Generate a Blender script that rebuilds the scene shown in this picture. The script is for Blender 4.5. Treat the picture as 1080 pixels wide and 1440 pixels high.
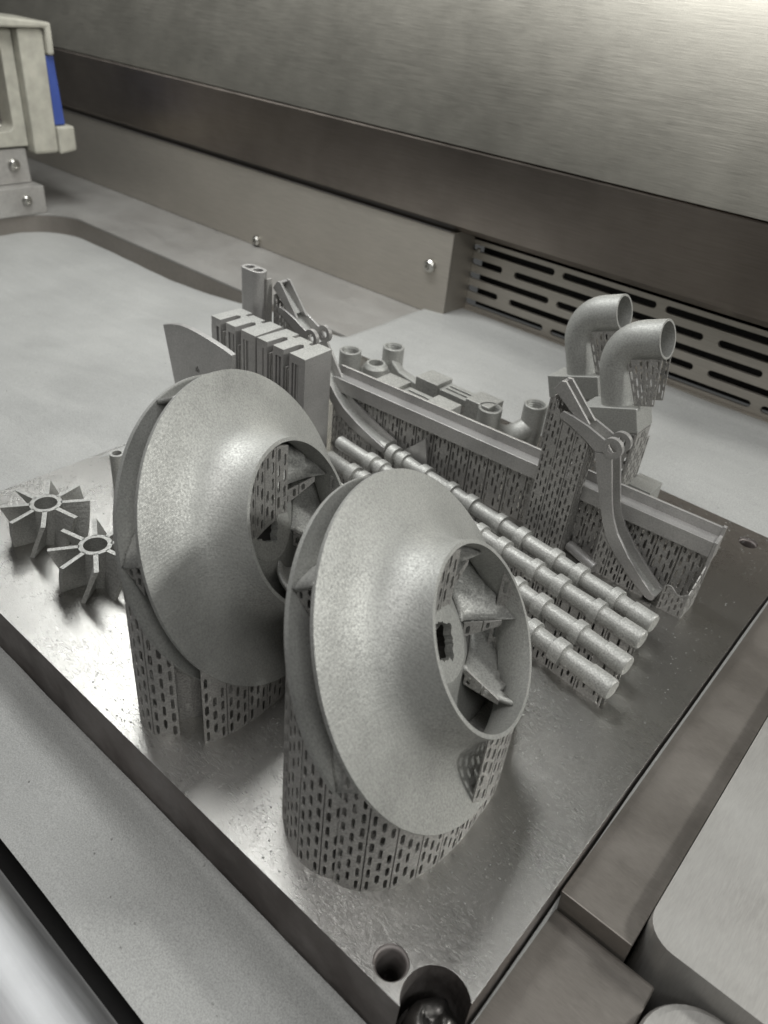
import bpy, bmesh, math, random
from math import sin, cos, pi, radians as rad, sqrt, hypot
from mathutils import Vector, Matrix, noise
from mathutils.geometry import tessellate_polygon

for o in list(bpy.data.objects): bpy.data.objects.remove(o)
random.seed(7)
SC = bpy.context.scene
COL = SC.collection
S = 0.001                                   # the scene is laid out in millimetres, z = 0 is the top of the build plate

# ------------------------------------------------------------------ camera
cam = bpy.data.cameras.new('camera'); camo = bpy.data.objects.new('camera', cam); COL.objects.link(camo)
Rr = ((0.7521590, 0.6526729, 0.0909666), (0.4321487, -0.3843164, -0.8158115), (-0.4974981, 0.6529311, -0.5711188))
M = Matrix.Identity(4)
for i in range(3):
    M[i][0] = Rr[0][i]; M[i][1] = -Rr[1][i]; M[i][2] = -Rr[2][i]
M.translation = Vector((148.262, -195.742, 183.923)) * S
camo.matrix_world = M
cam.sensor_fit = 'VERTICAL'; cam.sensor_height = 36; cam.lens = 27.15
cam.clip_start = 0.005; cam.clip_end = 20
cam.dof.use_dof = True; cam.dof.focus_distance = 0.245; cam.dof.aperture_fstop = 20
SC.camera = camo
SC.render.resolution_x = 768; SC.render.resolution_y = 1024

# ------------------------------------------------------------------ light
W = bpy.data.worlds.new('World'); SC.world = W; W.use_nodes = True
W.node_tree.nodes['Background'].inputs[0].default_value = (0.97, 0.99, 0.97, 1)
W.node_tree.nodes['Background'].inputs[1].default_value = 0.075

def area(name, loc, target, sx, sy, power, color):
    l = bpy.data.lights.new(name, 'AREA'); l.shape = 'RECTANGLE'; l.size = sx * S; l.size_y = sy * S
    l.energy = power; l.color = color
    o = bpy.data.objects.new(name, l); COL.objects.link(o)
    o.location = Vector(loc) * S
    o.rotation_euler = (Vector(target) - Vector(loc)).to_track_quat('-Z', 'Y').to_euler()
    return o
area('chamber_lamp', (560, 270, 440), (30, -40, 20), 70, 70, 3.0, (0.99, 1.0, 0.965))
area('chamber_lamp', (-245, 75, 420), (-245, 75.001, 0), 350, 80, 2.3, (0.98, 1.0, 0.985)).rotation_euler = (0, 0, 0)
area('chamber_lamp', (450, -290, 500), (20, -20, 30), 260, 140, 1.15, (0.99, 1.0, 0.97))
area('chamber_lamp', (0, -210, 560), (0, -210, 0), 280, 120, 1.3, (1.0, 0.99, 0.98)).rotation_euler = (0, 0, 0)

SC.view_settings.view_transform = 'Standard'; SC.view_settings.look = 'None'
SC.view_settings.exposure = -0.24; SC.view_settings.gamma = 1.0

# ------------------------------------------------------------------ materials
def nodes(name):
    m = bpy.data.materials.new(name); m.use_nodes = True
    nt = m.node_tree; b = nt.nodes['Principled BSDF']
    return m, nt, b
def N(nt, t, **kw):
    n = nt.nodes.new(t)
    for k, v in kw.items():
        if k in n.inputs: n.inputs[k].default_value = v
        else: setattr(n, k, v)
    return n
def tex(nt, scale, vec=(1, 1, 1), detail=3, rough=0.55):
    tc = N(nt, 'ShaderNodeTexCoord'); mp = N(nt, 'ShaderNodeMapping'); mp.inputs['Scale'].default_value = vec
    nt.links.new(tc.outputs['Object'], mp.inputs[0])
    n = N(nt, 'ShaderNodeTexNoise', Scale=scale, Detail=detail, Roughness=rough)
    nt.links.new(mp.outputs[0], n.inputs['Vector'])
    return n.outputs[0]
def ramp(nt, fac, stops):
    r = N(nt, 'ShaderNodeValToRGB'); e = r.color_ramp.elements
    while len(e) < len(stops): e.new(0.5)
    for el, (p, c) in zip(e, stops):
        el.position = p; el.color = (c[0], c[1], c[2], 1) if not isinstance(c, (int, float)) else (c, c, c, 1)
    nt.links.new(fac, r.inputs[0]); return r.outputs[0]
def mix(nt, fac, a, b, mode='MIX'):
    m = N(nt, 'ShaderNodeMix', data_type='RGBA', blend_type=mode)
    if isinstance(fac, (int, float)): m.inputs[0].default_value = fac
    else: nt.links.new(fac, m.inputs[0])
    for s, v in ((6, a), (7, b)):
        if isinstance(v, tuple): m.inputs[s].default_value = (*v, 1)
        else: nt.links.new(v, m.inputs[s])
    return m.outputs[2]
def bump(nt, b, h, strength, dist):
    bp = N(nt, 'ShaderNodeBump', Strength=strength, Distance=dist); nt.links.new(h, bp.inputs['Height'])
    nt.links.new(bp.outputs[0], b.inputs['Normal'])

def mat_print(name, base=(0.37, 0.37, 0.352), metal=0.48, rough=0.54, grain=0.22, relief=0.00016):
    """sintered metal: matt grey with a fine sparkling grain and faint blotches"""
    m, nt, b = nodes(name)
    g = tex(nt, 1700, detail=2, rough=0.7); bl = tex(nt, 45, detail=4)
    lay = tex(nt, 300, (0.15, 0.15, 9), detail=2)
    c = ramp(nt, bl, [(0.28, tuple(x * 0.78 for x in base)), (0.5, base), (0.72, tuple(min(1, x * 1.12) for x in base))])
    c = mix(nt, grain, c, ramp(nt, g, [(0.32, 0.12), (0.68, 0.95)]), 'OVERLAY')
    nt.links.new(c, b.inputs['Base Color'])
    b.inputs['Metallic'].default_value = metal
    nt.links.new(ramp(nt, g, [(0.3, rough + 0.1), (0.75, rough - 0.1)]), b.inputs['Roughness'])
    hh = mix(nt, 0.35, g, lay)
    bump(nt, b, hh, 0.8, relief)
    return m
PRINT = mat_print('sintered metal')
PRINT_ROUGH = mat_print('rough as-built metal', (0.38, 0.378, 0.36), 0.45, 0.52, 0.32, 0.00022)
SUPPORT = mat_print('support lattice metal', (0.36, 0.35, 0.335), 0.5, 0.5, 0.32, 0.00025)
SMOOTH = mat_print('fine sintered metal', (0.42, 0.41, 0.40), 0.6, 0.42, 0.15, 0.00006)

def mat_steel(name, base, rough, vec, scale=120, bstr=0.25, blot=0.25, metal=1.0, tint=None, aniso=0.0):
    m, nt, b = nodes(name)
    br = tex(nt, scale, vec, detail=5, rough=0.65); bl = tex(nt, 14, detail=5)
    f = tex(nt, 60, detail=5)
    c = ramp(nt, bl, [(0.3, tuple(x * (1 - blot) for x in base)), (0.7, tint or base)])
    c = mix(nt, 0.25, c, ramp(nt, br, [(0.3, 0.3), (0.7, 0.75)]), 'OVERLAY')
    nt.links.new(c, b.inputs['Base Color'])
    b.inputs['Metallic'].default_value = metal
    r = mix(nt, 0.5, ramp(nt, br, [(0.3, rough - 0.06), (0.7, rough + 0.08)]), ramp(nt, f, [(0.3, rough - 0.03), (0.7, rough + 0.06)]))
    nt.links.new(r, b.inputs['Roughness'])
    bump(nt, b, br, bstr, 0.0002)
    if aniso:
        b.inputs['Anisotropic'].default_value = aniso
        cv = N(nt, 'ShaderNodeCombineXYZ', X=1.0); nt.links.new(cv.outputs[0], b.inputs['Tangent'])
    return m
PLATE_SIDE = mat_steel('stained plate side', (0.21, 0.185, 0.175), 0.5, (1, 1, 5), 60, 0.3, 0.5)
PLATE = mat_steel('milled plate steel', (0.46, 0.45, 0.43), 0.28, (1, 22, 1), 480, 0.34, 0.10)
def dust(m, cover, col=(0.36, 0.36, 0.345), sc=22):
    # thin uneven film of powder lying on the steel
    nt = m.node_tree; b = nt.nodes['Principled BSDF']
    a = tex(nt, sc, (1, 1.6, 1), detail=9, rough=0.68); f = ramp(nt, a, [(0.42, 0.0), (0.72, cover)])
    src = b.inputs['Base Color'].links[0].from_socket; nt.links.new(mix(nt, f, src, col), b.inputs['Base Color'])
    met = b.inputs['Metallic'].default_value
    mm = N(nt, 'ShaderNodeMapRange'); nt.links.new(f, mm.inputs[0]); mm.inputs[3].default_value = met; mm.inputs[4].default_value = met * 0.25
    nt.links.new(mm.outputs[0], b.inputs['Metallic'])
    rs = b.inputs['Roughness'].links[0].from_socket; nt.links.new(mix(nt, f, rs, (0.75, 0.75, 0.75)), b.inputs['Roughness'])
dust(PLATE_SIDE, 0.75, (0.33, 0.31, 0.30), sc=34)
WALL = mat_steel('brushed chamber steel', (0.44, 0.42, 0.37), 0.40, (1, 1, 40), 60, 0.14, 0.25, 0.9, aniso=0.85)
WALL_DARK = mat_steel('chamber steel with dark reflection', (0.38, 0.335, 0.30), 0.36, (1, 1, 40), 60, 0.12, 0.35, aniso=0.8)  # base darkened to carry the dim reflection seen in the beam
PANEL = mat_steel('satin cover steel', (0.45, 0.42, 0.375), 0.5, (1, 1, 30), 90, 0.08, 0.12, 0.7)
FLOOR = mat_steel('chamber floor steel', (0.42, 0.405, 0.385), 0.45, (12, 1, 1), 300, 0.1, 0.18, 0.6)
FLOOR_DARK = mat_steel('bare well steel and rim shade', (0.25, 0.228, 0.205), 0.40, (1, 12, 1), 320, 0.12, 0.2, 0.7)  # brown of the bare steps, also used as shade on the rim wall
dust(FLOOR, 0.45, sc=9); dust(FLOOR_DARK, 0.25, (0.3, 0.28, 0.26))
RAIL = mat_steel('polished rail steel', (0.33, 0.33, 0.335), 0.48, (1, 20, 20), 30, 0.12, 0.15)

def mat_plain(name, c, rough=0.5, metal=0.0, var=0.15):
    m, nt, b = nodes(name)
    n = tex(nt, 90, detail=4)
    nt.links.new(ramp(nt, n, [(0.3, tuple(x * (1 - var) for x in c)), (0.7, c)]), b.inputs['Base Color'])
    b.inputs['Roughness'].default_value = rough; b.inputs['Metallic'].default_value = metal
    bump(nt, b, tex(nt, 900), 0.25, 0.0001)
    return m
CREAM = mat_plain('cream plastic', (0.43, 0.415, 0.355), 0.5, 0.0, 0.3)
BLUE = mat_plain('blue plastic', (0.045, 0.08, 0.30), 0.4)
SHADE_BLACK = mat_plain('black for deep shade', (0.012, 0.011, 0.010), 0.6)  # near-black colour standing in for deep shade
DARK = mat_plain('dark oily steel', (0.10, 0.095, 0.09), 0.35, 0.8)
SCREW = mat_plain('screw steel', (0.5, 0.49, 0.46), 0.28, 1.0)
GLASS = mat_plain('smoky window', (0.22, 0.20, 0.19), 0.12, 0.3)

def mat_powder():
    m, nt, b = nodes('metal powder')
    n1 = tex(nt, 16, detail=6); n2 = tex(nt, 2200, detail=2); n3 = tex(nt, 70, (1, 3, 1), detail=4)
    c = ramp(nt, n1, [(0.3, (0.325, 0.325, 0.315)), (0.7, (0.39, 0.39, 0.378))])
    c = mix(nt, 0.28, c, ramp(nt, n2, [(0.3, 0.2), (0.7, 0.85)]), 'OVERLAY')
    c = mix(nt, 0.045, c, ramp(nt, tex(nt, 160, (0.06, 1, 1), detail=4), [(0.35, 0.25), (0.65, 0.75)]), 'OVERLAY')
    nt.links.new(c, b.inputs['Base Color'])
    b.inputs['Metallic'].default_value = 0.15; b.inputs['Roughness'].default_value = 0.72
    n4 = tex(nt, 700, detail=3)
    bump(nt, b, mix(nt, 0.45, mix(nt, 0.5, n2, n4), n3), 0.8, 0.0006)
    return m
POWDER = mat_powder()

# ------------------------------------------------------------------ mesh helpers (all coordinates in mm)
def link(name, verts, faces, mat, parent=None, smooth=False, bevel=0, solid=0, origin=None, mats=None, fmat=None):
    off = parent_origin(parent) if parent else Vector(origin or (0, 0, 0))
    me = bpy.data.meshes.new(name)
    me.from_pydata([(Vector(v) - off) * S for v in verts], [], faces)
    me.materials.append(mat)
    for m in (mats or []): me.materials.append(m)
    if fmat: me.polygons.foreach_set('material_index', fmat)
    if smooth: me.polygons.foreach_set('use_smooth', [True] * len(me.polygons))
    me.update()
    bm = bmesh.new(); bm.from_mesh(me); bmesh.ops.remove_doubles(bm, verts=bm.verts, dist=1e-7)
    if not solid: bmesh.ops.recalc_face_normals(bm, faces=bm.faces)
    bm.to_mesh(me); bm.free()
    o = bpy.data.objects.new(name, me); COL.objects.link(o)
    if parent: o.parent = parent
    else: o.location = off * S
    if solid:
        md = o.modifiers.new('thickness', 'SOLIDIFY'); md.thickness = solid * S; md.offset = 0
    if bevel:
        md = o.modifiers.new('edge', 'BEVEL'); md.width = bevel * S; md.segments = 2; md.limit_method = 'ANGLE'; md.angle_limit = rad(40)
    if smooth and bevel == 0 and not solid:
        md = None
    return o
def parent_origin(p):
    v = Vector((0, 0, 0))
    while p:
        v += p.location / S; p = p.parent
    return v
def thing(name, loc, label, cat, group=None):
    o = bpy.data.objects.new(name, None); COL.objects.link(o); o.location = Vector(loc) * S
    o.empty_display_size = 0.01
    return tag(o, label, cat, group)
def tag(o, label, cat, group=None):
    o['label'] = label; o['category'] = cat
    if group: o['group'] = group
    return o
def structure(o): o['kind'] = 'structure'; return o

def prism(outer, holes, h0, h1, f):
    """closed slab from a 2-D outline with holes; f(a, b, h) -> (x, y, z)"""
    loops = [[Vector((p[0], p[1], 0)) for p in l] for l in [outer] + list(holes)]
    tris = tessellate_polygon(loops)
    pts = [p for l in loops for p in l]; n = len(pts)
    V = [f(p.x, p.y, h0) for p in pts] + [f(p.x, p.y, h1) for p in pts]
    F = [tuple(t) for t in tris] + [tuple(i + n for i in reversed(t)) for t in tris]
    k = 0
    for l in loops:
        m = len(l)
        for i in range(m):
            a, b = k + i, k + (i + 1) % m
            F.append((a, b, b + n, a + n))
        k += m
    return V, F
XY = lambda a, b, h: (a, b, h)
XZ = lambda a, b, h: (a, h, b)              # outline in x,z, extruded along y
def circle(cx, cy, r, n=32, ry=None, a0=0): return [(cx + r * cos(a0 + 2 * pi * i / n), cy + (ry or r) * sin(a0 + 2 * pi * i / n)) for i in range(n)]
def slot2d(x0, x1, z, r, n=8):
    return [(x0 + r + r * cos(pi / 2 + pi * i / n), z + r * sin(pi / 2 + pi * i / n)) for i in range(n + 1)] + \
           [(x1 - r + r * cos(-pi / 2 + pi * i / n), z + r * sin(-pi / 2 + pi * i / n)) for i in range(n + 1)]
def box(x0, x1, y0, y1, z0, z1):
    return prism([(x0, y0), (x1, y0), (x1, y1), (x0, y1)], [], z0, z1, XY)
def join(*vf):
    V, F = [], []
    for v, f in vf:
        k = len(V); V += list(v); F += [tuple(i + k for i in q) for q in f]
    return V, F
def frame(axis):
    a = Vector(axis).normalized(); u = Vector((0, 0, 1)).cross(a)
    if u.length < 1e-4: u = Vector((1, 0, 0))
    u.normalize(); return a, u, a.cross(u)
def lathe(c, axis, prof, n=64, closed=True, a0=0, a1=2 * pi):
    """prof: list of (radius, height along axis); closed loops make a solid of revolution"""
    c = Vector(c); a, u, v = frame(axis); V, F = [], []
    full = abs(a1 - a0 - 2 * pi) < 1e-6; m = len(prof); cnt = n if full else n + 1
    for i in range(cnt):
        t = a0 + (a1 - a0) * i / n
        d = u * cos(t) + v * sin(t)
        for r, h in prof: V.append(tuple(c + d * r + a * h))
    for i in range(n):
        j = (i + 1) % cnt
        for k in range(m if closed else m - 1):
            l = (k + 1) % m
            F.append((i * m + k, j * m + k, j * m + l, i * m + l))
    return V, F
def sweep(path, r, n=20, wall=0, cap=True):
    """tube along a path; wall > 0 leaves it hollow with open ends"""
    P = [Vector(p) for p in path]; V, F = [], []
    T = []
    for i in range(len(P)):
        t = (P[min(i + 1, len(P) - 1)] - P[max(i - 1, 0)]).normalized(); T.append(t)
    u = T[0].orthogonal().normalized(); rings = []
    for i, p in enumerate(P):
        u = (u - T[i] * u.dot(T[i])).normalized(); v = T[i].cross(u)
        rr = r[i] if isinstance(r, (list, tuple)) else r
        rings.append((p, u.copy(), v.copy(), rr))
    def shell(sub):
        k = len(V)
        for p, uu, vv, rr in rings:
            for j in range(n):
                t = 2 * pi * j / n; V.append(tuple(p + (uu * cos(t) + vv * sin(t)) * (rr - sub)))
        for i in range(len(rings) - 1):
            for j in range(n):
                l = (j + 1) % n; F.append((k + i * n + j, k + i * n + l, k + (i + 1) * n + l, k + (i + 1) * n + j))
        return k
    k0 = shell(0); e = (len(rings) - 1) * n
    if wall:
        k1 = shell(wall)
        for off in (0, e):
            for j in range(n):
                l = (j + 1) % n; F.append((k0 + off + j, k0 + off + l, k1 + off + l, k1 + off + j))
    elif cap:
        F.append(tuple(k0 + j for j in range(n))); F.append(tuple(k0 + e + j for j in range(n)))
    return V, F
def smooth_by_angle(o, deg=35):
    o.data.polygons.foreach_set('use_smooth', [True] * len(o.data.polygons))
    bm = bmesh.new(); bm.from_mesh(o.data)
    for e in bm.edges:
        if len(e.link_faces) == 2: e.smooth = e.calc_face_angle(0) < rad(deg)
    bm.to_mesh(o.data); bm.free(); return o

def perforated(f, s0, s1, tlo, thi, cols, ch=4.4, seed=0, fill=0.06, slit=False):
    """one support panel: f(s, t) -> point; tlo, thi: functions of s; holes are real openings in brick order"""
    rng = random.Random(seed); V, F = [], []; cw = (s1 - s0) / cols
    tb = min(tlo(s0), tlo(s1)); tt = max(thi(s0), thi(s1), thi((s0 + s1) / 2))
    def P(s, t):
        t = min(max(t, tlo(s)), thi(s)); V.append(tuple(f(s, t))); return len(V) - 1
    for i in range(cols):
        a = s0 + cw * i; b = a + cw; m = (a + b) / 2
        t = tb - (ch / 2 if i % 2 else 0)
        while t < tt:
            t1 = t + ch
            vis = min(t1, thi(m)) - max(t, tlo(m))
            if vis > 0.02:
                o = [P(a, t), P(m, t), P(b, t), P(b, t1), P(m, t1), P(a, t1)]
                if vis < ch * 0.62 or rng.random() < fill:
                    F += [(o[0], o[1], o[4], o[5]), (o[1], o[2], o[3], o[4])]
                else:
                    lo = max(t, tlo(m)); hi = min(t1, thi(m)); hh = hi - lo
                    g = cw * ((0.29 if slit else 0.275) + rng.uniform(-.03, .04)); q = hh * (0.22 + rng.uniform(-.03, .03)); e = hh * 0.11
                    h = [P(m, lo + e), P(b - g, lo + q), P(b - g, hi - q), P(m, hi - e), P(a + g, hi - q), P(a + g, lo + q)]
                    F += [(o[0], o[1], h[0], h[5]), (o[1], o[2], h[1], h[0]), (o[2], o[3], h[2], h[1]),
                          (o[3], o[4], h[3], h[2]), (o[4], o[5], h[4], h[3]), (o[5], o[0], h[5], h[4])]
            t = t1
    return V, F
def panel_row(parent, f, s0, s1, tlo, thi, width=7.0, cw=2.3, ch=4.4, seed=0, mat=None, gap=0.35, name='support_panel', fill=0.06, skip=(), thick=0.45, slit=False):
    n = max(1, round((s1 - s0) / width)); w = (s1 - s0) / n
    for k in range(n):
        if k in skip: continue
        a = s0 + w * k + gap / 2; b = s0 + w * (k + 1) - gap / 2
        j = ((k * 7919 + seed * 31) % 10) / 10 * 0.25
        g = lambda s, t: f(s, t)
        V, F = perforated(g, a, b, tlo, thi, max(1, round((b - a) / cw)), ch * (0.95 + j * 0.4), seed * 100 + k, fill, slit)
        if F: link(name, V, F, mat or SUPPORT, parent, solid=thick)
def straight(p0, p1):
    d = Vector((p1[0] - p0[0], p1[1] - p0[1], 0)); L = d.length; d.normalize()
    return (lambda s, t: (p0[0] + d.x * s, p0[1] + d.y * s, t)), L

# ------------------------------------------------------------------ the chamber
def sm(a, b, x):
    t = min(1, max(0, (x - a) / (b - a))); return t * t * (3 - 2 * t)
def powder_z(x, y):
    n = noise.noise(Vector((x * 0.012, y * 0.016, 3))) * 2.2 + noise.noise(Vector((x * 0.05, y * 0.07, 9))) * 0.5
    z = -11 + n - 5 * sm(-150, -330, x)
    z += (-12) * sm(-118, -140, y) * sm(-330, -200, x)                 # swept lower along the front of the plate
    z += 9.5 * sm(-330, -130, x) * sm(-118, -20, y) * (1 - 0.0)        # heaped up level with the plate behind it
    z += 3.2 * sm(110, 150, y) * sm(-190, -120, x)                     # and over the rim towards the wall
    lip = 1.6 * noise.noise(Vector((x * 0.035, y * 0.035, 5))) - 1.0
    if -125 < x < 126 and -126 < y < 125:                              # under the plate, apart from a drift over its back edges
        e = min(x + 125 - 9 + 5 * lip, 60) if y > -70 else 99
        d = max(0.0, min(x + 125, 125 - y))
        z = max(-3.0, 1.5 + 1.3 * lip - d * 0.13 - 4 * (1 - sm(-95, -30, y)) - 4 * sm(-60, 0, x)) if (d < 30 and x < 0 and y > -110) else -30
    if y > 139 and x < -150: z = min(z, -5)
    if x > 126 and y < 140: z = -58
    return z
xs = [-600 + 5 * i for i in range(60)] + [-300 + 3 * i for i in range(149)]
ys = [-160 + 3 * i for i in range(135)]
V = [(x, y, powder_z(x, y)) for x in xs for y in ys]; ny = len(ys)
F = [(i * ny + j, (i + 1) * ny + j, (i + 1) * ny + j + 1, i * ny + j + 1) for i in range(len(xs) - 1) for j in range(ny - 1)]
structure(link('powder_bed', V, F, POWDER, smooth=True))

def rrect(x0, x1, y0, y1, r, n=10):
    L = []
    for cx, cy, a in ((x1 - r, y1 - r, 0), (x0 + r, y1 - r, pi / 2), (x0 + r, y0 + r, pi), (x1 - r, y0 + r, 1.5 * pi)):
        L += [(cx + r * cos(a + pi / 2 * i / n), cy + r * sin(a + pi / 2 * i / n)) for i in range(n + 1)]
    return L
V, F = prism([(-760, -168), (-480, -168)] + [p for p in reversed(rrect(-480, 146, -400, 141, 34)) if p[1] > 0 and p[0] < 0] + [p for p in reversed(rrect(-480, 146, -400, 141, 6)) if p[1] > 0 and p[0] > 0] + [(146, -63)] + [(154 - 8 * cos(rad(90 * i / 8)), -63 - 8 * sin(rad(90 * i / 8))) for i in range(1, 9)] + [(900, -71), (900, 246), (-760, 246)], [], -60, -1.2, XY)
fl = structure(link('chamber_floor', V, F, FLOOR, bevel=2.2))
V, F = prism([(-760, -330), (900, -330), (900, 246), (-760, 246)], [], -72, -60.5, XY)
rim_shade = [(-479.6, -160)] + [p for p in reversed(rrect(-479.6, 145.6, -400, 140.6, 34)) if p[1] > 0 and p[0] < 0] + [(125, 140.6)]
link('rim_shade_sheet', [(x, y, z) for x, y in rim_shade for z in (-60, -2.6)], [(2 * i, 2 * i + 2, 2 * i + 3, 2 * i + 1) for i in range(len(rim_shade) - 1)], FLOOR_DARK, fl, smooth=True)  # dark sheet added as shade on the rim's inner wall
link('deck', *prism([(155, -260), (900, -260), (900, -71.4)] + [(169 - 14 * sin(rad(90 * i / 10)), -85.4 + 14 * cos(rad(90 * i / 10))) for i in range(11)], [], -60, -9, XY), FLOOR, fl, bevel=2)
link('floor_pan', V, F, SHADE_BLACK, fl)  # pan coloured black for the shade down in the front gap

# back wall: cover panel, vent panel, beam, leaning upper panel
wall = structure(link('chamber_wall', *prism([(240, 47), (262, 47), (262, 150), (230, 104), (214, 104), (212, 102.5), (212, 60), (220, 55), (240, 55)], [], -760, 900, lambda a, b, h: (h, a, b)), WALL_DARK))
up = link('upper_panel', *prism([(212.5, 104.3), (216, 104.3), (291, 330), (288, 330)], [], -760, 900, lambda a, b, h: (h, a, b)), WALL, wall)
cov = link('cover_panel', *prism([(-760, -1), (-134, -1), (-134, 54), (-760, 54)], [], 215, 217, XZ), PANEL, wall, bevel=0.5)
link('cover_edge', *box(-138, -134.2, 217.2, 239.6, -1, 54), PANEL, wall)
def screw(p, axis, r, parent, name='screw'):
    prof = [(0, 0), (r, 0), (r, r * .5), (r * .75, r * .8), (r * .45, r * .85), (r * .42, r * .45), (0, r * .45)]
    return smooth_by_angle(link(name, *lathe(p, axis, prof, 20, closed=False), SCREW, parent))
screw((-149, 214.9, 30), (0, -1, 0), 4.2, cov); screw((-318, 214.9, 3.5), (0, -1, 0), 3.6, cov)
slots = []
for r_, z in enumerate((42, 33, 24, 15, 6)):
    if r_ % 2 == 0:
        x = -135
        while x < 330: slots.append((x, x + 62, z)); x += 67.6
    else:
        slots.append((-134.5, -110, z)); x = -101
        while x < 330: slots.append((x, x + 59, z)); x += 67.6
V, F = prism([(-140, -3), (420, -3), (420, 53), (-140, 53)], [slot2d(a, b, z, 2.1) for a, b, z in slots], 240, 242, XZ)
vent = link('vent_panel', V, F, PANEL, wall)
link('vent_shade_backing', *box(-140, 420, 262, 264, -3, 46.5), SHADE_BLACK, wall)  # black backing painted as the shade behind the slots
link('vent_sill', *box(-134, 420, 236.5, 239.7, -1, 1.6), PANEL, wall)
screw((-130, 239.9, 41), (0, -1, 0), 1.5, vent); 

# guide rail in front of the powder
V, F = prism([(-166.5, -60), (-166.5, -9), (-167.2, -6.5), (-169, -4.3), (-172, -2.7), (-176, -1.4), (-180, -0.6), (-184, -0.5), (-188, -1.4), (-192, -3.6), (-195, -8), (-197, -15), (-198, -26), (-198, -60)], [], -420, 420, lambda a, b, h: (h, a, b))
o = tag(smooth_by_angle(link('guide_rail', V, F, RAIL, origin=(0, -180, -60)), 40), 'polished steel guide rail with rounded top at the lower left corner', 'rail')

# right-hand well floor with its step, the raised deck and its rounded recess
V, F = prism([(125.7, -73), (145.8, -73), (145.8, 141), (125.7, 141)], [], -50, -6, XY)
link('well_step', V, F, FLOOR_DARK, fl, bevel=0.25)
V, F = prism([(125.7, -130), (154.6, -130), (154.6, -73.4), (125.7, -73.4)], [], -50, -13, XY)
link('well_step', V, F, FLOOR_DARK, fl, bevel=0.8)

# the housing and the bracket at the far left
H = thing('sensor_housing', (-480, 120, 46), 'cream plastic housing with a blue strip above the far left rim', 'housing')
def plate_x(name, pts, x0, x1, mat, par, holes=(), bevel=0.8):
    return link(name, *prism(pts, list(holes), x0, x1, lambda a, b, h: (h, a, b)), mat, par, bevel=bevel)
plate_x('body', [(60, 47), (128, 47), (128, 126), (60, 126)], -520, -486, CREAM, H, [rrect(72, 118, 58, 116, 5, 5)])
plate_x('side_frame', [(128.3, 42), (148, 42), (148, 127), (128.3, 127)], -516, -478, CREAM, H, bevel=2)
plate_x('top_cap', [(60, 127.2), (148.3, 127.2), (148.3, 110), (153, 110), (153, 131), (60, 138)], -524, -474, CREAM, H, bevel=1.5)
plate_x('bottom_cap', [(148.3, 41), (163, 43), (163, 61), (148.3, 61)], -516, -476, CREAM, H, bevel=1.5)
plate_x('blue_strip', [(148.3, 61.5), (157, 61.5), (154.5, 109.5), (148.3, 109.5)], -510, -479, BLUE, H, bevel=1)
plate_x('window_pane', [(72.2, 58.2), (117.8, 58.2), (117.8, 115.8), (72.2, 115.8)], -505, -503, GLASS, H, bevel=0)
for yy, zz in ((112, 66), (106, 62), (114, 60)): screw((-502.8, yy, zz), (1, 0.2, 0.3), 3.2, H, 'sensor_knob')
B = thing('mounting_bracket', (-486, 105, -1), 'steel bracket with two screws below the cream housing', 'bracket')
plate_x('back_leaf', [(60, 20), (127, 20), (126, 45.5), (60, 45.5)], -494, -488, FLOOR, B)
plate_x('foot_leaf', [(60, -1), (130, -1), (130, 19.7), (60, 19.7)], -493, -476, FLOOR, B)
screw((-487.9, 114, 34), (1, 0, 0), 4.5, B); screw((-475.9, 114, 10), (1, 0, 0), 3.8, B)

# ------------------------------------------------------------------ build plate
notch = []
for i in range(15):
    t = rad(175) - rad(170) * i / 14
    notch.append((119.5 + 7.2 * cos(t + rad(45) - rad(0)) , -119.5 + 7.2 * sin(t + rad(45))))
cs = [(-125, -125), (112, -125)]
arc = [(119 + 8 * cos(rad(228 - 186 * i / 16)), -119 + 8 * sin(rad(228 - 186 * i / 16))) for i in range(17)]
outer = [(-125, -125)] + [(113.6, -125)] + arc + [(125, -113.6), (125, 125), (-125, 125)]
holes = [circle(106.3, -119.3, 4.3, 32), circle(107, 114.5, 4.0, 32)]
V, F = prism(outer, holes, -25, 0, XY)
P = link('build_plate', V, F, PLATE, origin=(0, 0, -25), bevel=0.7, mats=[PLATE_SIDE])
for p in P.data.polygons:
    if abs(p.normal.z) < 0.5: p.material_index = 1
tag(P, 'square milled steel plate carrying all the printed metal parts', 'metal plate')
for c in ((106.3, -119.3, 3.4), (107, 114.5, 3.2)):
    link('countersink', *lathe((c[0], c[1], 0), (0, 0, 1), [(c[2] + .88 - (c[2] < 3.3) * .1, -0.15), (c[2], -1.7), (c[2], -24), (c[2] + .7, -24)], 32), PLATE_SIDE, P, smooth=True)
Bt = thing('clamp_bolt', (119.5, -119.5, -25), 'dark oily bolt in the notched front corner of the plate', 'bolt')
V, F = lathe((119.5, -119.5, -13), (0, 0, 1), [(0, -12), (6.6, -12), (6.5, 1), (5.9, 3.6), (4.6, 5.6), (3.0, 6.6), (1.6, 5.2), (0, 4.6)], 32, closed=False)
V = [tuple(Vector(v) + Vector((noise.noise(Vector(v) * 0.33), noise.noise(Vector(v) * 0.33 + Vector((9, 0, 0))), noise.noise(Vector(v) * 0.33 + Vector((0, 9, 0))))) * 1.5) for v in V]
link('bolt_head', V, F, DARK, Bt, smooth=True)
smooth_by_angle(link('washer', *lathe((119.5, -119.5, -18), (0, 0, 1), [(6.6, 0), (7.5, 0), (7.5, 1.6), (6.6, 1.6)], 32), DARK, Bt))

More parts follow.
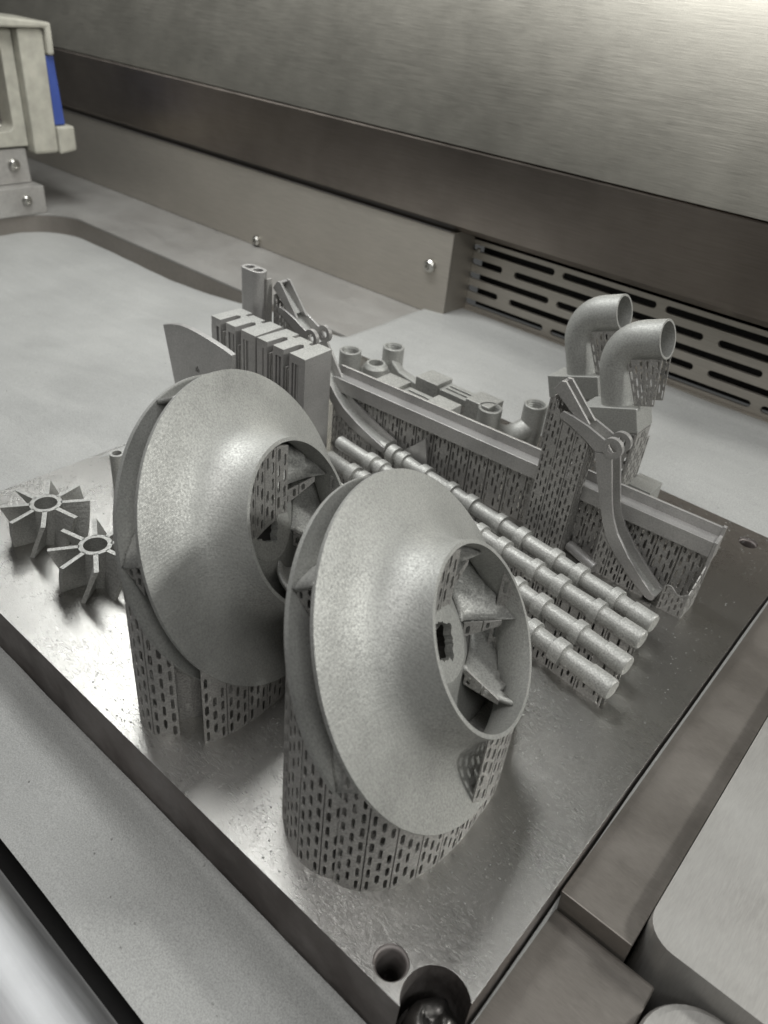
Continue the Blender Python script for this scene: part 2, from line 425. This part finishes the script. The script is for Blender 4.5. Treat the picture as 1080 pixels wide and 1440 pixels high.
# ------------------------------------------------------------------ impellers
R0, GAP, LN, RN = 45.95, 7.46, 15.9, 23.63
SH = [(45.95, 0), (43.5, 0.3), (40.5, 0.75), (37.5, 1.2), (34.5, 1.85), (31.8, 2.75), (29.6, 3.95), (27.8, 5.6), (26.4, 7.8), (25.3, 10.4), (24.65, 13.1), (24.35, 15.9)]
SHi = [(r - 1.1 if h > 9 else r - 0.75 if h > 3 else r, h if h > 9 else h - 0.85 if h > 3 else h - 1.2) for r, h in SH]
HB = [(45.95, -7.46), (42, -7.3), (37, -6.7), (32, -5.7), (27, -4.3), (22, -2.5), (18, -0.8), (15, 0.8), (12.5, 2.3), (10.5, 3.0)]
def interp(prof, r):
    p = sorted(prof)
    if r <= p[0][0]: return p[0][1]
    for (r0, h0), (r1, h1) in zip(p, p[1:]):
        if r <= r1: return h0 + (h1 - h0) * (r - r0) / (r1 - r0 + 1e-9)
    return p[-1][1]
def impeller(c, az, el, tip, label, front, back, skip_b=(), seed=1):
    c = Vector(c); ax = Vector((cos(el) * cos(az), cos(el) * sin(az), sin(el))); a, u, v = frame(ax)
    T = thing('impeller', (c.x, c.y, 0), label, 'impeller', 'tilted closed impellers')
    P = lambda r, h, t: c + a * h + (u * cos(t) + v * sin(t)) * r
    prof = SH + list(reversed(SHi)); prof[0] = (45.95, -0.2)
    smooth_by_angle(link('shroud', *lathe(c, ax, prof, 128), PRINT, T))
    under = [(10.5, -8.8), (45.95, -8.8)]
    BP = smooth_by_angle(link('back_plate', *lathe(c, ax, HB + under, 128), PRINT, T))
    # hub face with a keyed bore
    bore = []
    for i in range(48):
        t = 2 * pi * i / 48; k = i % 12
        rb = (6.3 if k < 3 else 5.0) + 0.25 * sin(i * 2.3); bore.append((rb * cos(t), rb * sin(t)))
    link('hub_face', *prism(circle(0, 0, 10.6, 48), [bore], 0.6, 3.1, lambda x, y, h: tuple(c + a * h + u * x + v * y)), PRINT, BP)
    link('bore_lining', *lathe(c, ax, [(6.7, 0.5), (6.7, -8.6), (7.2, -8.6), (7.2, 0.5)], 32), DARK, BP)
    BL = []; nb = 6; sweepA = rad(78)
    for b in range(nb):
        t0 = tip + 2 * pi * b / nb - sweepA
        V, F = [], []; nu, nw = 16, 6
        for i in range(nu + 1):
            q = i / nu
            for j in range(nw + 1):
                w = j / nw
                rin = 11.5 + (23.2 - 11.5) * w
                r = rin + (45.6 - rin) * q
                hh = interp(HB, r) + 0.1; hs = min(interp(SHi, max(r, 23.2)), 12.5) + 0.3
                if r < 23.2: hs = interp(HB, 11.5) + (10.0 - interp(HB, 11.5)) * (r - 11.5) / 11.7
                th = t0 + sweepA * (q ** 0.85) + (1 - q) * w * rad(-14)
                V.append(tuple(P(r, hh + (hs - hh) * w, th)))
        for i in range(nu):
            for j in range(nw): k = i * (nw + 1) + j; F.append((k, k + 1, k + nw + 2, k + nw + 1))
        BL.append(link('blade', V, F, PRINT_ROUGH, T, smooth=True, solid=1.2))
    # supports: curtains of perforated panels straight down from the rims
    def curtain(h, r, t0, t1, sd, skip=(), low=0.0, width=7.2, mat=None, topoff=0.0):
        n = 80; pts = [P(r, h, t0 + (t1 - t0) * i / n) for i in range(n + 1)]
        cum = [0]
        for p, q in zip(pts, pts[1:]): cum.append(cum[-1] + hypot(q.x - p.x, q.y - p.y))
        def at(s):
            s = min(max(s, 0), cum[-1] - 1e-6)
            for i in range(n):
                if s <= cum[i + 1]:
                    k = (s - cum[i]) / (cum[i + 1] - cum[i] + 1e-9); return pts[i].lerp(pts[i + 1], k)
            return pts[-1]
        lowf = low if callable(low) else (lambda s: low)
        panel_row(T, lambda s, t: (at(s).x, at(s).y, t), 0, cum[-1], lambda s: lowf(s), lambda s: max(lowf(s) + 0.05, at(s).z - topoff), width, 2.35, 5.6, sd, mat, 0.3, skip=skip)
        return at
    def core(h, r, t0, t1, low=0.02):          # plain inner wall of the support block, set back behind the perforated panels
        n = 40; V, F = [], []
        for i in range(n + 1):
            p = P(r, h, t0 + (t1 - t0) * i / n); V += [(p.x, p.y, low), (p.x, p.y, max(low + .05, p.z))]
        F = [(2 * i, 2 * i + 2, 2 * i + 3, 2 * i + 1) for i in range(n)]
        link('support_core', V, F, SUPPORT, T, solid=0.5)
    core(-GAP - 0.9, R0 - 7.5, rad(back[0]), rad(front[1])); core(-0.9, R0 - 7.5, rad(front[0]), rad(front[1]))
    curtain(-GAP - 0.6, R0 - 0.5, rad(back[0]), rad(back[1]), seed, skip_b)
    curtain(-0.5, R0 - 0.6, rad(front[0]), rad(front[1]), seed + 1)
    curtain(LN - 1.2, RN - 0.1, rad(228), rad(372), seed + 2, width=6.4)
    # inside: the curtain that holds up the overhanging side of the inlet
    n0 = P(RN - 1.6, LN - 3.5, rad(62)); n1 = P(RN - 1.6, LN - 3.5, rad(142))
    curtain(LN - 3.0, RN - 1.3, rad(62), rad(142), seed + 3, low=lambda s: c.z + 0.0, width=5.6)
    # under each overhanging blade tip a short panel
    for b in range(nb):
        t = (tip + 2 * pi * b / nb)
        if cos(t) < 0.5 and abs(sin(t)) < 0.9:
            p0 = P(R0 - 1.0, -GAP + 0.4, t); p1 = P(R0 - 1.0, -1.2, t)
            f, L = straight(p0, p1)
            panel_row(BL[b], f, 0.2, L, lambda s: p0.z + (p1.z - p0.z) * s / L - 9 * (s / L) - 0.6, lambda s: p0.z + (p1.z - p0.z) * s / L, 9, 2.4, 4.0, seed + 5 + b, name='tip_support')
    # under the blades that show in the inlet
    for b in range(nb):
        t0 = tip + 2 * pi * b / nb - sweepA
        for ww, rr in ((0, 0),):
            p0 = P(12, interp(HB, 12) + 0.6, t0 - rad(2)); p1 = P(22.0, 9.5, t0 - rad(13))
            if abs(p0.z - p1.z) < 22 and cos(t0) > 0.2:
                f, L = straight(p0, p1)
                panel_row(BL[b], f, 0.3, L, lambda s: p0.z + (p1.z - p0.z) * s / L - 5.5 * (1 - 0.7 * s / L), lambda s: p0.z + (p1.z - p0.z) * s / L, 7, 2.3, 4.5, seed + 9 + b, name='blade_support', fill=0)
    return T
impeller((73.19, -70.48, 43.94), 0.275, 0.5803, rad(127), 'front impeller nearest the camera, its keyed bore showing in the inlet', (176, 330), (100, 262), seed=10)
impeller((9.68, -73.26, 47.79), 0.305, 0.4373, rad(162), 'rear impeller standing behind the front one, beside the small fan wheels', (203, 330), (100, 201), seed=30)

# ------------------------------------------------------------------ the two small fan wheels
def fan_wheel(c, rot, label):
    T = thing('fan_wheel', (c[0], c[1], 0), label, 'fan wheel', 'small eight-bladed fan wheels')
    smooth_by_angle(link('hub', *lathe((c[0], c[1], 0), (0, 0, 1), [(4.0, 0.01), (5.6, 0.01), (5.6, 15), (4.0, 15)], 40), PRINT_ROUGH, T))
    for k in range(8):
        t0 = rot + 2 * pi * k / 8; V, F = [], []; nz, nr = 8, 2
        for i in range(nz + 1):
            z = 15 * i / nz; tw = t0 - rad(26) * (1 - i / nz)
            ro = 15.2 - 1.6 * (1 - i / nz)
            for side in (-1, 1):
                for r in (5.2, 10, ro):
                    V.append((c[0] + r * cos(tw) - side * .8 * sin(tw), c[1] + r * sin(tw) + side * .8 * cos(tw), max(z, 0.01)))
        for i in range(nz):
            for j in range(2):
                a = i * 6 + j; F += [(a, a + 1, a + 7, a + 6), (a + 3, a + 9, a + 10, a + 4)]
            F += [(i * 6 + 2, i * 6 + 5, i * 6 + 11, i * 6 + 8), (i * 6, i * 6 + 6, i * 6 + 9, i * 6 + 3)]
        for e, s_ in ((0, 1), (nz * 6, -1)):
            for j in range(2): F.append((e + j, e + j + 3, e + j + 4, e + j + 1))
        link('fan_blade', V, F, PRINT_ROUGH, T)
fan_wheel((-85.4, -91.4), rad(-33), 'small fan wheel at the left corner of the plate, farther from the impellers')
fan_wheel((-52.6, -92.0), rad(-31), 'small fan wheel partly hidden behind the rear impeller')
T = thing('short_tube', (-99, -53, 0), 'short thin tube peeping out behind the rear impeller', 'tube')
smooth_by_angle(link('tube_wall', *lathe((-99, -53, 0), (0, 0, 1), [(1.9, 0.01), (3.0, 0.01), (3.0, 15), (1.9, 15)], 24), PRINT_ROUGH, T))

# ------------------------------------------------------------------ sector plate, notched blocks, double-slot tube
sec = [(-124, 51), (-118, 53.2), (-111.9, 54.7), (-106, 55.2), (-100.4, 55.1), (-94.6, 54.8), (-89.4, 54.3), (-83.8, 53.7), (-78.8, 52.8), (-80, 44), (-84, 20), (-87, 0.02), (-113, 0.02), (-118.7, 26.6)]
T = thing('sector_plate', (-100, -8.5, 0), 'thin fan-shaped plate standing upright behind the rear impeller', 'plate')
pb = link('plate_body', *prism(sec, [], -9.5, -7.0, XZ), SMOOTH, T, bevel=0.2)
link('engraved_mark', *join(*[box(-102.4 + 0.9 * i, -102.05 + 0.9 * i, -9.62, -9.3, 37.2, 37.2 + h * .8) for i, h in enumerate((2.2, 3.4, 2.0))]), DARK, pb)

def notched_block(x0, label, seed):
    rng = random.Random(seed + 4); w = 30.0; n = 3; tw = w / n
    fr = []; bk = []; clean = []
    for i in range(n):
        a = x0 + tw * i; b = a + tw; yo = 0.0
        fr += [(a + 0.3, 12.1), (a + 1.9, 12.1)]; clean += [(a + 0.5, 12.1), (b - 3.2, 12.1)]
        if i < n - 1: clean += [(b - 3.2, 21.2), (b - 1.8, 22.4), (b + 0.3, 20.6)]
        x = a + 1.9; m = 0
        while x < b - 4.6:
            d = (rng.uniform(1.5, 4.5) if m % 2 == 0 else rng.uniform(0.0, 0.5)) if i != 0 or x > a + 3 else 0.0
            st = rng.uniform(0.5, 1.1); fr += [(x + 0.02, 12.1 + d), (x + st, 12.1 + d)]; x += st; m += 1
        fr += [(b - 4.2, 12.1), (b - 3.2, 12.1)]
        if i < n - 1: fr += [(b - 3.2, 22.6), (b - 1.8, 23.6), (b + 0.3, 22.0)]
        bk += [(a + 1.0, 28.6 - 1.2 * (i % 2)), (b - 1.2, 28.6 - 1.2 * (i % 2))]
        if i < n - 1: bk += [(b - 1.2, 24.6), (b + 0.8, 24.6)]
    fr += [(x0 + w - 0.3, 12.1)]; clean += [(x0 + w - 0.3, 12.1)]
    out = fr + list(reversed(bk))
    T = thing('notched_block', (x0 + w / 2, 20, 0), label, 'metal block', 'tall notched blocks')
    BB = link('block_body', *prism(out, [], 0.01, 48.2, XY), SMOOTH, T)
    ob = link('block_top', *prism(clean + list(reversed(bk)), [], 48.25, 52, XY), SMOOTH, T, mats=[PRINT_ROUGH])
    for p in ob.data.polygons:
        if p.normal.z > 0.5: p.material_index = 1
    for i in range(n):                                          # thin break-off strips left in the front grooves
        a = x0 + tw * (i + 1) - 2.3
        link('groove_strip', *box(a, a + 0.5, 12.3, 15.6, 0.01, 47.8 - rng.uniform(0, 4)), SUPPORT, BB)
        if i < n - 1: link('groove_strip', *box(a + 1.2, a + 1.6, 12.6, 15.2, 0.01, 46 - rng.uniform(0, 5)), SUPPORT, BB)
notched_block(-118.8, 'tall notched block on the left, nearer the sector plate', 1)
notched_block(-88.4, 'tall notched block on the right, beside the stepped shafts', 2)

def stadium(cx, cy, L, r, n=10): return slot2d(cx - L / 2, cx + L / 2, cy, r, n)
T = thing('double_slot_tube', (-118, 36.5, 0), 'tall flat tube with two slots in its top behind the blocks', 'tube')
link('tube_body', *prism(stadium(-117.5, 36.5, 13.5, 3.6), [stadium(-120.3, 36.5, 4.6, 2.0), stadium(-114.6, 36.5, 4.6, 2.0)], 0.01, 69, XY), SMOOTH, T, bevel=0.25)
link('side_strip', *box(-110.2, -109.2, 37.0, 40, 0.01, 66), SUPPORT, T)

# ------------------------------------------------------------------ levers
def lever(ring, y0, rot, w, label, seed, rot_up=0.0):
    T = thing('lever_arm', (ring[0], y0 + w / 2, 0), label, 'lever', 'curved channel levers')
    ca, sa = cos(rot), sin(rot)
    def g(p):                                  # lever drawn about its pivot (63, 53)
        x, z = p[0] - 63, p[1] - 53; return (ring[0] + x * ca - z * sa, ring[1] + x * sa + z * ca)
    cu, su = cos(rot_up), sin(rot_up)
    def gu(p):
        x, z = p[0] - 63, p[1] - 53; return (ring[0] + x * cu - z * su, ring[1] + x * su + z * cu)
    Lf = [(57.0, 48.8), (59.6, 42), (62.2, 35.5), (65.0, 28.9), (67.6, 23), (70.9, 17.2), (76.0, 12.0), (84.0, 6.0), (91.5, 1.2)]
    Rt = [(63.4, 50.4), (65.2, 44.5), (66.9, 38.5), (69.2, 31.0), (71.2, 26.2), (74.2, 21.2), (80.4, 14.5), (88.5, 7.6), (94.7, 3.0)]
    tipc = [(93.4, 0.9), (94.6, 1.6)]
    lowo = [g(p) for p in Lf + tipc + list(reversed(Rt))]
    upo = [gu(p) for p in [(57.2, 49.0), (51.4, 52.2), (46, 54.4), (41.1, 56.0), (40.4, 57.2), (41.4, 58.9), (46, 58.5), (52, 57.2), (60.0, 54.6), (63.4, 51.0)]]
    for ya, yb, nm in ((y0, y0 + 1.2, 'side_wall'), (y0 + w - 1.2, y0 + w, 'side_wall')):
        sw = link(nm, *prism(lowo, [], ya, yb, XZ), SMOOTH, T, bevel=0.15)
        link('upper_side', *prism(upo, [], ya + 0.02, yb + 0.02, XZ), SMOOTH, T, bevel=0.15)
        smooth_by_angle(link('pivot_ring', *lathe((*g((63, 53)), 0)[:1] + (ya - 0.35, g((63, 53))[1]), (0, 1, 0), [(2.0, 0), (3.9, 0), (3.9, 1.9), (2.0, 1.9)], 28), SMOOTH, sw))
    # web along the inner edge, and tip
    strip = [g(p) for p in Lf + tipc] ; inn = [g((p[0] + 1.0, p[1] + 0.9)) for p in Lf + [(93.6, 2.2), (94.2, 3.2)]]
    link('web', *prism(strip + list(reversed(inn)), [], y0 + 1.25, y0 + w - 1.25, XZ), PRINT, T)
    us = [gu(p) for p in [(57.2, 49.2), (51.4, 52.4), (46, 54.6), (41.2, 56.2)]]; ui = [gu(p) for p in [(58.0, 50.4), (52, 53.6), (46.4, 55.8), (41.6, 57.4)]]
    link('upper_web', *prism(us + list(reversed(ui)), [], y0 + 1.25, y0 + w - 1.25, XZ), PRINT, T)
    # narrow forked end
    pr_ = [gu(p) for p in [(47.5, 57.0), (35.0, 65.2), (37.3, 69.1), (39.2, 69.4), (52.0, 57.4)]]
    for ya in (y0 + 1.3, y0 + w - 2.4): link('fork_prong', *prism(pr_, [], ya, ya + 1.1, XZ), SMOOTH, T, bevel=0.15)
    e = [gu(p) for p in [(35.2, 65.3), (37.2, 68.9), (38.2, 68.4), (36.2, 64.8)]]
    link('fork_bridge', *prism(e, [], y0 + 2.45, y0 + w - 2.45, XZ), SMOOTH, T)
    e = [gu(p) for p in [(47.5, 57.2), (36.4, 64.8), (37.0, 65.6), (48.5, 57.6)]]
    link('fork_floor', *prism(e, [], y0 + 2.45, y0 + w - 2.45, XZ), PRINT, T)
    # break-off supports beneath the upper part and the curve
    ul = [(35.2, 65), (41, 56), (46, 54.2), (51.4, 52.0), (57.0, 48.6)]
    G = [gu(p) for p in ul]
    def topz(x):
        for (x0, z0), (x1, z1) in zip(G, G[1:]):
            if x <= x1: return z0 + (z1 - z0) * (x - x0) / (x1 - x0 + 1e-9)
        return G[-1][1]
    for yy in (y0 + 0.8, y0 + w - 1):
        f, L = straight((G[0][0] + 1, yy), (G[-1][0] - 3, yy))
        panel_row(T, f, 0, L, lambda s: 0.02, lambda s: topz(G[0][0] + 1 + s) - 0.2, 6.2, 1.9, 4.6, seed, name='support_panel', slit=True)
    f, L = straight((G[0][0] + 1, y0 + 1.2), (G[0][0] + 1, y0 + w - 1.2))
    panel_row(T, f, 0, L, lambda s: 0.02, lambda s: topz(G[0][0] + 1) - .5, 5, 2, 4.6, seed + 1)
    f, L = straight((G[-1][0] - 3, y0 + 1.2), (G[-1][0] - 3, y0 + w - 1.2))
    panel_row(T, f, 0, L, lambda s: 0.02, lambda s: topz(G[-1][0] - 3) - .5, 5, 2, 4.6, seed + 1)
    GL = [g(p) for p in Lf]
    def lowz(x):
        for (x0, z0), (x1, z1) in zip(GL, GL[1:]):
            if x <= x1: return z0 + (z1 - z0) * (x - x0) / (x1 - x0 + 1e-9)
        return GL[-1][1]
    xa, xb = GL[4][0], GL[-1][0] - 1
    f, L = straight((xa, y0 + 1.0), (xb, y0 + 1.0))
    panel_row(T, f, 0, L, lambda s: 0.02, lambda s: max(0.2, lowz(xa + s) - 0.2), 6.0, 1.9, 4.6, seed + 3, slit=True)
    return T
lever((63, 53), 45, 0, 8.0, 'curved channel lever standing in front of the pipe elbows', 40)
lever((-82, 47), 38.5, rad(21), 9.5, 'curved channel lever leaning behind the notched blocks', 50, rad(-6))

# ------------------------------------------------------------------ long angle rail on supports
T = thing('angle_rail', (16, 53, 0), 'long stepped angle rail on a perforated support wall', 'rail')
ang = math.atan2(8.9, 178)
RX = lambda s, n, z: (-73 + s * cos(ang) - n * sin(ang), 50.2 + s * sin(ang) + n * cos(ang), z)
LEN = 178
sect = [(-5.2, 23.5), (-4.2, 23.5), (-4.2, 29.0), (0.0, 29.0), (0.0, 23.5), (1.2, 23.5), (1.2, 34.0), (0.0, 34.0), (0.0, 30.0), (-5.2, 30.0)]
link('rail_body', *prism(sect, [], 0, LEN, lambda a, b, h: RX(h, a, b)), SMOOTH, T, bevel=0.15)
link('end_wall', *prism([(-5.6, 12), (-3.2, 12), (-3.2, 22), (1.4, 22), (1.4, 34.6), (-0.2, 34.6), (-0.2, 31), (-5.6, 30.5)], [], LEN + 0.1, LEN + 1.3, lambda a, b, h: RX(h, a, b)), SMOOTH, T, bevel=0.15)
panel_row(T, lambda s, t: RX(s, -2.6, t), 0.5, LEN - 0.5, lambda s: 0.02, lambda s: 28.8, 9.2, 2.1, 6.4, 60, fill=0.08, gap=0.7)
panel_row(T, lambda s, t: RX(s, 0.9, t), 0.5, LEN - 0.5, lambda s: 0.02, lambda s: 23.4, 9.2, 1.9, 4.8, 61, slit=True, fill=0.1)
f = lambda s, t: (96.6 + s, 44.6 + 0.03 * s, t)
panel_row(T, f, 0, 9.0, lambda s: 0.02, lambda s: 10.5 + 1.2 * sin(s * .8), 6.3, 1.8, 4.0, 62, slit=True)
panel_row(T, lambda s, t: (105.7, 44.2 + s, t), 0, 13.5, lambda s: 0.02, lambda s: 11.5 + 0.9 * s, 6.5, 2.1, 4.4, 63)
T = thing('triangular_fin', (-20, 48, 0), 'thin triangular fin beside the rail supports behind the shafts', 'fin')
link('fin_body', *prism([(-29.5, 9.5), (-18.1, 20.3), (-15.3, 7), (-16, 0.02), (-24, 0.02)], [], 46.2, 46.9, XZ), SMOOTH, T)

# ------------------------------------------------------------------ four stepped shafts
def shaft(p0, p1, label, shift, seed, zc=8.0):
    d = Vector((p1[0] - p0[0], p1[1] - p0[1], 0)); L = d.length; d.normalize()
    T = thing('stepped_shaft', ((p0[0] + p1[0]) / 2, (p0[1] + p1[1]) / 2, 0), label, 'shaft', 'parallel stepped shafts')
    r, R_ = 3.0, 4.3
    prof = [(0, 0), (r - .4, 0), (r, .5)]
    xs_ = [24, 31]; x = 44
    while x < L - 12: xs_.append(x); x += 16.5 if len(xs_) % 2 else 11.0
    xs_ = [q + shift for q in xs_ if q + shift < L - 9]
    link_parts = []
    for i, q in enumerate(xs_):
        w = 3.4 if i % 2 else 4.2
        prof += [(r, q), (R_, q + .05), (R_, q + w), (r, q + w + .05)]
        r = 3.0 if i % 2 else 3.25
    prof += [(r, L - 9), (3.6, L - 8.9), (3.6, L - .5), (3.2, L), (0, L)]
    smooth_by_angle(link('shaft_body', *lathe((p0[0], p0[1], zc), d, prof, 32, closed=False), PRINT_ROUGH, T), 25)
    n = Vector((-d.y, d.x, 0))
    for sd in (-1.6, 1.6):
        f = lambda s, t, sd=sd: (p0[0] + d.x * s + n.x * sd, p0[1] + d.y * s + n.y * sd, t)
        panel_row(T, f, 1.5, L - 1.5, lambda s: 0.02, lambda s: zc - 2.4, 10.5, 2.0, 5.0, seed + int(sd), slit=True, thick=0.4)
shaft((-57, 46), (102.3, 24.8), 'stepped shaft farthest from the camera, next to the angle rail', 0, 70)
shaft((-55, 32), (103.0, 14.2), 'second stepped shaft from the angle rail', -4, 72)
shaft((-49, 19), (105.0, -0.8), 'third stepped shaft from the angle rail', -9, 74)
shaft((-40, 5), (106.2, -13.8), 'stepped shaft nearest the camera, beside the front impeller', -2, 76)
smooth_by_angle(tag(link('loose_pin', *sweep([(55.5, 50.6, 2.3), (70.2, 45.3, 2.3)], [2.2, 2.2]), SMOOTH, origin=(63, 48, 0)), 'short smooth pin lying beside the lever support', 'pin'))

# ------------------------------------------------------------------ pipe fittings and dumbbell blocks behind the rail
def fitting(a, b, h, low, label, mid=None):
    T = thing('pipe_fitting', ((a[0] + b[0]) / 2, (a[1] + b[1]) / 2, 0), label, 'pipe fitting', 'threaded pipe fittings')
    for p in (a, b):
        prof = [(5.6, low), (5.6, h - .3), (5.3, h), (4.5, h), (4.3, h - .5)]
        z = h - 1.0
        while z > h - 8: prof += [(4.0, z - .2), (4.35, z - .7)]; z -= 1.1
        prof += [(3.7, h - 8.4), (3.7, low)]
        smooth_by_angle(link('threaded_socket', *lathe((p[0], p[1], 0), (0, 0, 1), prof, 36), PRINT, T), 20)
        smooth_by_angle(link('socket_foot', *lathe((p[0], p[1], 0), (0, 0, 1), [(0, 0.02), (4.6, 0.02), (5.5, low - 0.1), (0, low - .1)], 28, closed=False), PRINT, T))
    A = Vector((a[0], a[1], 0)); Bv = Vector((b[0], b[1], 0)); path = []
    for i in range(13):
        q = i / 12; p = A.lerp(Bv, q); path.append((p.x, p.y, low + 3 - 5.0 * sin(pi * q)))
    smooth_by_angle(link('cross_pipe', *sweep(path, 5.2), PRINT, T))
    if mid:
        smooth_by_angle(link('middle_port', *lathe((mid[0], mid[1], 0), (0, 0, 1), [(6.4, 3), (6.4, mid[2] - 2), (4.8, mid[2]), (3.8, mid[2]), (3.6, mid[2] - 4), (3.6, 3)], 32), PRINT, T))
    return T
T = fitting((-96.1, 81.9), (-85.4, 103.6), 25, 10, 'left pair of threaded sockets behind the rail, with a low port between', (-86, 91, 19))
link('side_arm', *prism([(-82, 10), (-82, 20), (-76, 15.5), (-62, 13), (-62, 8)], [], 98, 103, XZ), PRINT, T, bevel=1)
T = fitting((-12.1, 86.2), (-0.1, 106.7), 25, 11, 'right pair of threaded sockets behind the rail, near the elbows')
def dumbbell(c, label):
    x, y = c; T = thing('dumbbell_block', (x, y, 0), label, 'metal block', 'slotted dumbbell blocks')
    for dx in (-15, 15): link('end_block', *box(x + dx - 6.6, x + dx + 6.6, y - 6.2, y + 6.2, 0.02, 25), PRINT_ROUGH, T, bevel=0.3)
    link('bridge', *prism([(x - 8.3, y - 5), (x + 8.3, y - 5), (x + 8.3, y + 5), (x - 8.3, y + 5)], [slot2d(x - 6.5, x + 6.5, y - 1.6, 0.7, 4), slot2d(x - 6.5, x + 6.5, y + 1.6, 0.7, 4)], 20, 23, XY), PRINT, T, bevel=0.2)
    f, L = straight((x - 8.2, y - 4.6), (x + 8.2, y - 4.6)); panel_row(T, f, 0, L, lambda s: 0.02, lambda s: 19.9, 8.2, 2.1, 4.6, 80, slit=True)
dumbbell((-44, 71.5), 'slotted dumbbell block nearer the rail'); dumbbell((-33.6, 91), 'slotted dumbbell block farther from the rail')

# ------------------------------------------------------------------ pipe elbows
def elbow(B0, y, label, seed, foot):
    T = thing('pipe_elbow', (B0[0], y, 0), label, 'pipe elbow', 'flanged pipe elbows')
    t = rad(19); e1 = Vector((cos(t), 0, sin(t))); e2 = Vector((-sin(t), 0, cos(t))); b = Vector((B0[0], y, B0[1]))
    path = [b + e2 * q for q in (-3, 4, 9, 13)]
    c = b + e2 * 13 + e1 * 12
    for i in range(1, 13):
        q = rad(90) * i / 12; path.append(c - e1 * 12 * cos(q) + e2 * 12 * sin(q))
    end = path[-1]; path += [end + e1 * 4, end + e1 * 8.5]
    smooth_by_angle(link('elbow_pipe', *sweep(path, [6.7 + 0.7 * (i / (len(path) - 1)) ** 2 for i in range(len(path))], 36, wall=0.9), PRINT, T), 40)
    def G(a, h, n): p = b + e1 * a + e2 * h; return (p.x, y + n, p.z)
    link('flange', *prism([(-13, -10), (11, -10), (11, 0), (-13, 0)], [], -7.7, 6, lambda a, h, n: G(a, h, n)), PRINT, T, bevel=0.4)
    # curtain under the flange, front and right side
    z0 = lambda s: 0.02
    x0 = G(-12.4, -10, 0); x1 = G(10.6, -10, 0)
    for n in (-7.3, 5.5):
        f, L = straight((x0[0], y + n), (x1[0], y + n))
        panel_row(T, f, 0, L, z0, lambda s: x0[2] + (x1[2] - x0[2]) * s / L - 0.3, 7.3, 2.2, 5.2, seed, fill=0.05)
    f, L = straight((x1[0], y - 7.3), (x1[0], y + 5.5)); panel_row(T, f, 0, L, z0, lambda s: x1[2] - 0.4, 8, 2.2, 5.2, seed + 1)
    f, L = straight((x0[0], y - 7.3), (x0[0], y + 5.5)); panel_row(T, f, 0, L, z0, lambda s: x0[2] - 0.4, 8, 2.2, 5.2, seed + 2)
    # slanting panels that carry the outlet
    for n in (-4.2, 4.2):
        def f(s, q, n=n):
            tp = end + e1 * (s - 6) - e2 * 6.6; bt = b + e1 * (1.0 + 7.5 + 0.55 * s) + e2 * 0.2
            p = bt.lerp(tp, q / 20); return (p.x, y + n, p.z)
        panel_row(T, f, 0, 14.2, lambda s: 0, lambda s: 20, 7.1, 2.2, 5.0, seed + 4, fill=0)
    return T
elbow((19.5, 49.5), 104, 'flanged pipe elbow farther from the camera', 90, 0)
elbow((46.6, 52.5), 83, 'flanged pipe elbow nearer the camera, beside the lever', 95, 0)
T = thing('support_stub', (66, 92, 0), 'low metal box at the foot of the nearer elbow', 'support')
link('stub_box', *box(59.5, 70, 84, 96, 0.02, 20), PRINT, T, bevel=0.3)
f, L = straight((58.6, 84.2), (58.6, 95.8)); panel_row(T, f, 0, L, lambda s: 0.02, lambda s: 38, 5.5, 2.2, 7, 99)

# ------------------------------------------------------------------ spilled powder grains
rng = random.Random(3); V, F = [], []
def grain(x, y, z, r):
    k = len(V)
    for d in ((1, 0, 0), (-1, 0, 0), (0, 1, 0), (0, -1, 0), (0, 0, 1), (0, 0, -1)):
        q = r * rng.uniform(0.6, 1.2); V.append((x + d[0] * q, y + d[1] * q, z + r * 0.6 + d[2] * q))
    for a, b in ((0, 2), (2, 1), (1, 3), (3, 0)): F.extend([(k + a, k + b, k + 4), (k + b, k + a, k + 5)])
for i in range(5200):
    t = rng.random()
    if t < 0.34:                                   # along the back and left edges of the plate
        if rng.random() < 0.5: x = -124 + abs(rng.gauss(0, 22)); y = rng.uniform(-110, 124)
        else: y = 124 - abs(rng.gauss(0, 16)); x = rng.uniform(-120, 122)
    elif t < 0.62:                                 # around the impeller supports
        c = rng.choice(((72, -70), (8, -72))); a = rng.uniform(0, 2 * pi); r = 44 + abs(rng.gauss(0, 11)); x = c[0] + r * cos(a) * .7; y = c[1] + r * sin(a)
    elif t < 0.82: x = rng.uniform(-60, 120); y = rng.uniform(-25, 62)
    else: x = rng.uniform(-123, 123); y = rng.uniform(-123, 123)
    if abs(x) > 123.5 or abs(y) > 123.5 or (x > 108 and y < -108): continue
    grain(x, y, 0.0, 0.13 + 0.22 * rng.random() ** 3)
for i in range(900):                              # clods on the powder and on the rim
    x = rng.uniform(-470, 120); y = rng.choice((rng.uniform(-156, -127), rng.uniform(127, 232), rng.uniform(-150, 232)))
    if -126 < x < 126 and -126 < y < 126: continue
    z = powder_z(x, y)
    if y > 141 or x < -478: z = max(z, -1.2)
    grain(x, y, z - 0.05, 0.12 + 0.3 * rng.random() ** 4)
g = link('spilled_powder', V, F, POWDER)
g['kind'] = 'stuff'; g['label'] = 'loose grains of grey metal powder scattered over plate and bed'; g['category'] = 'powder'
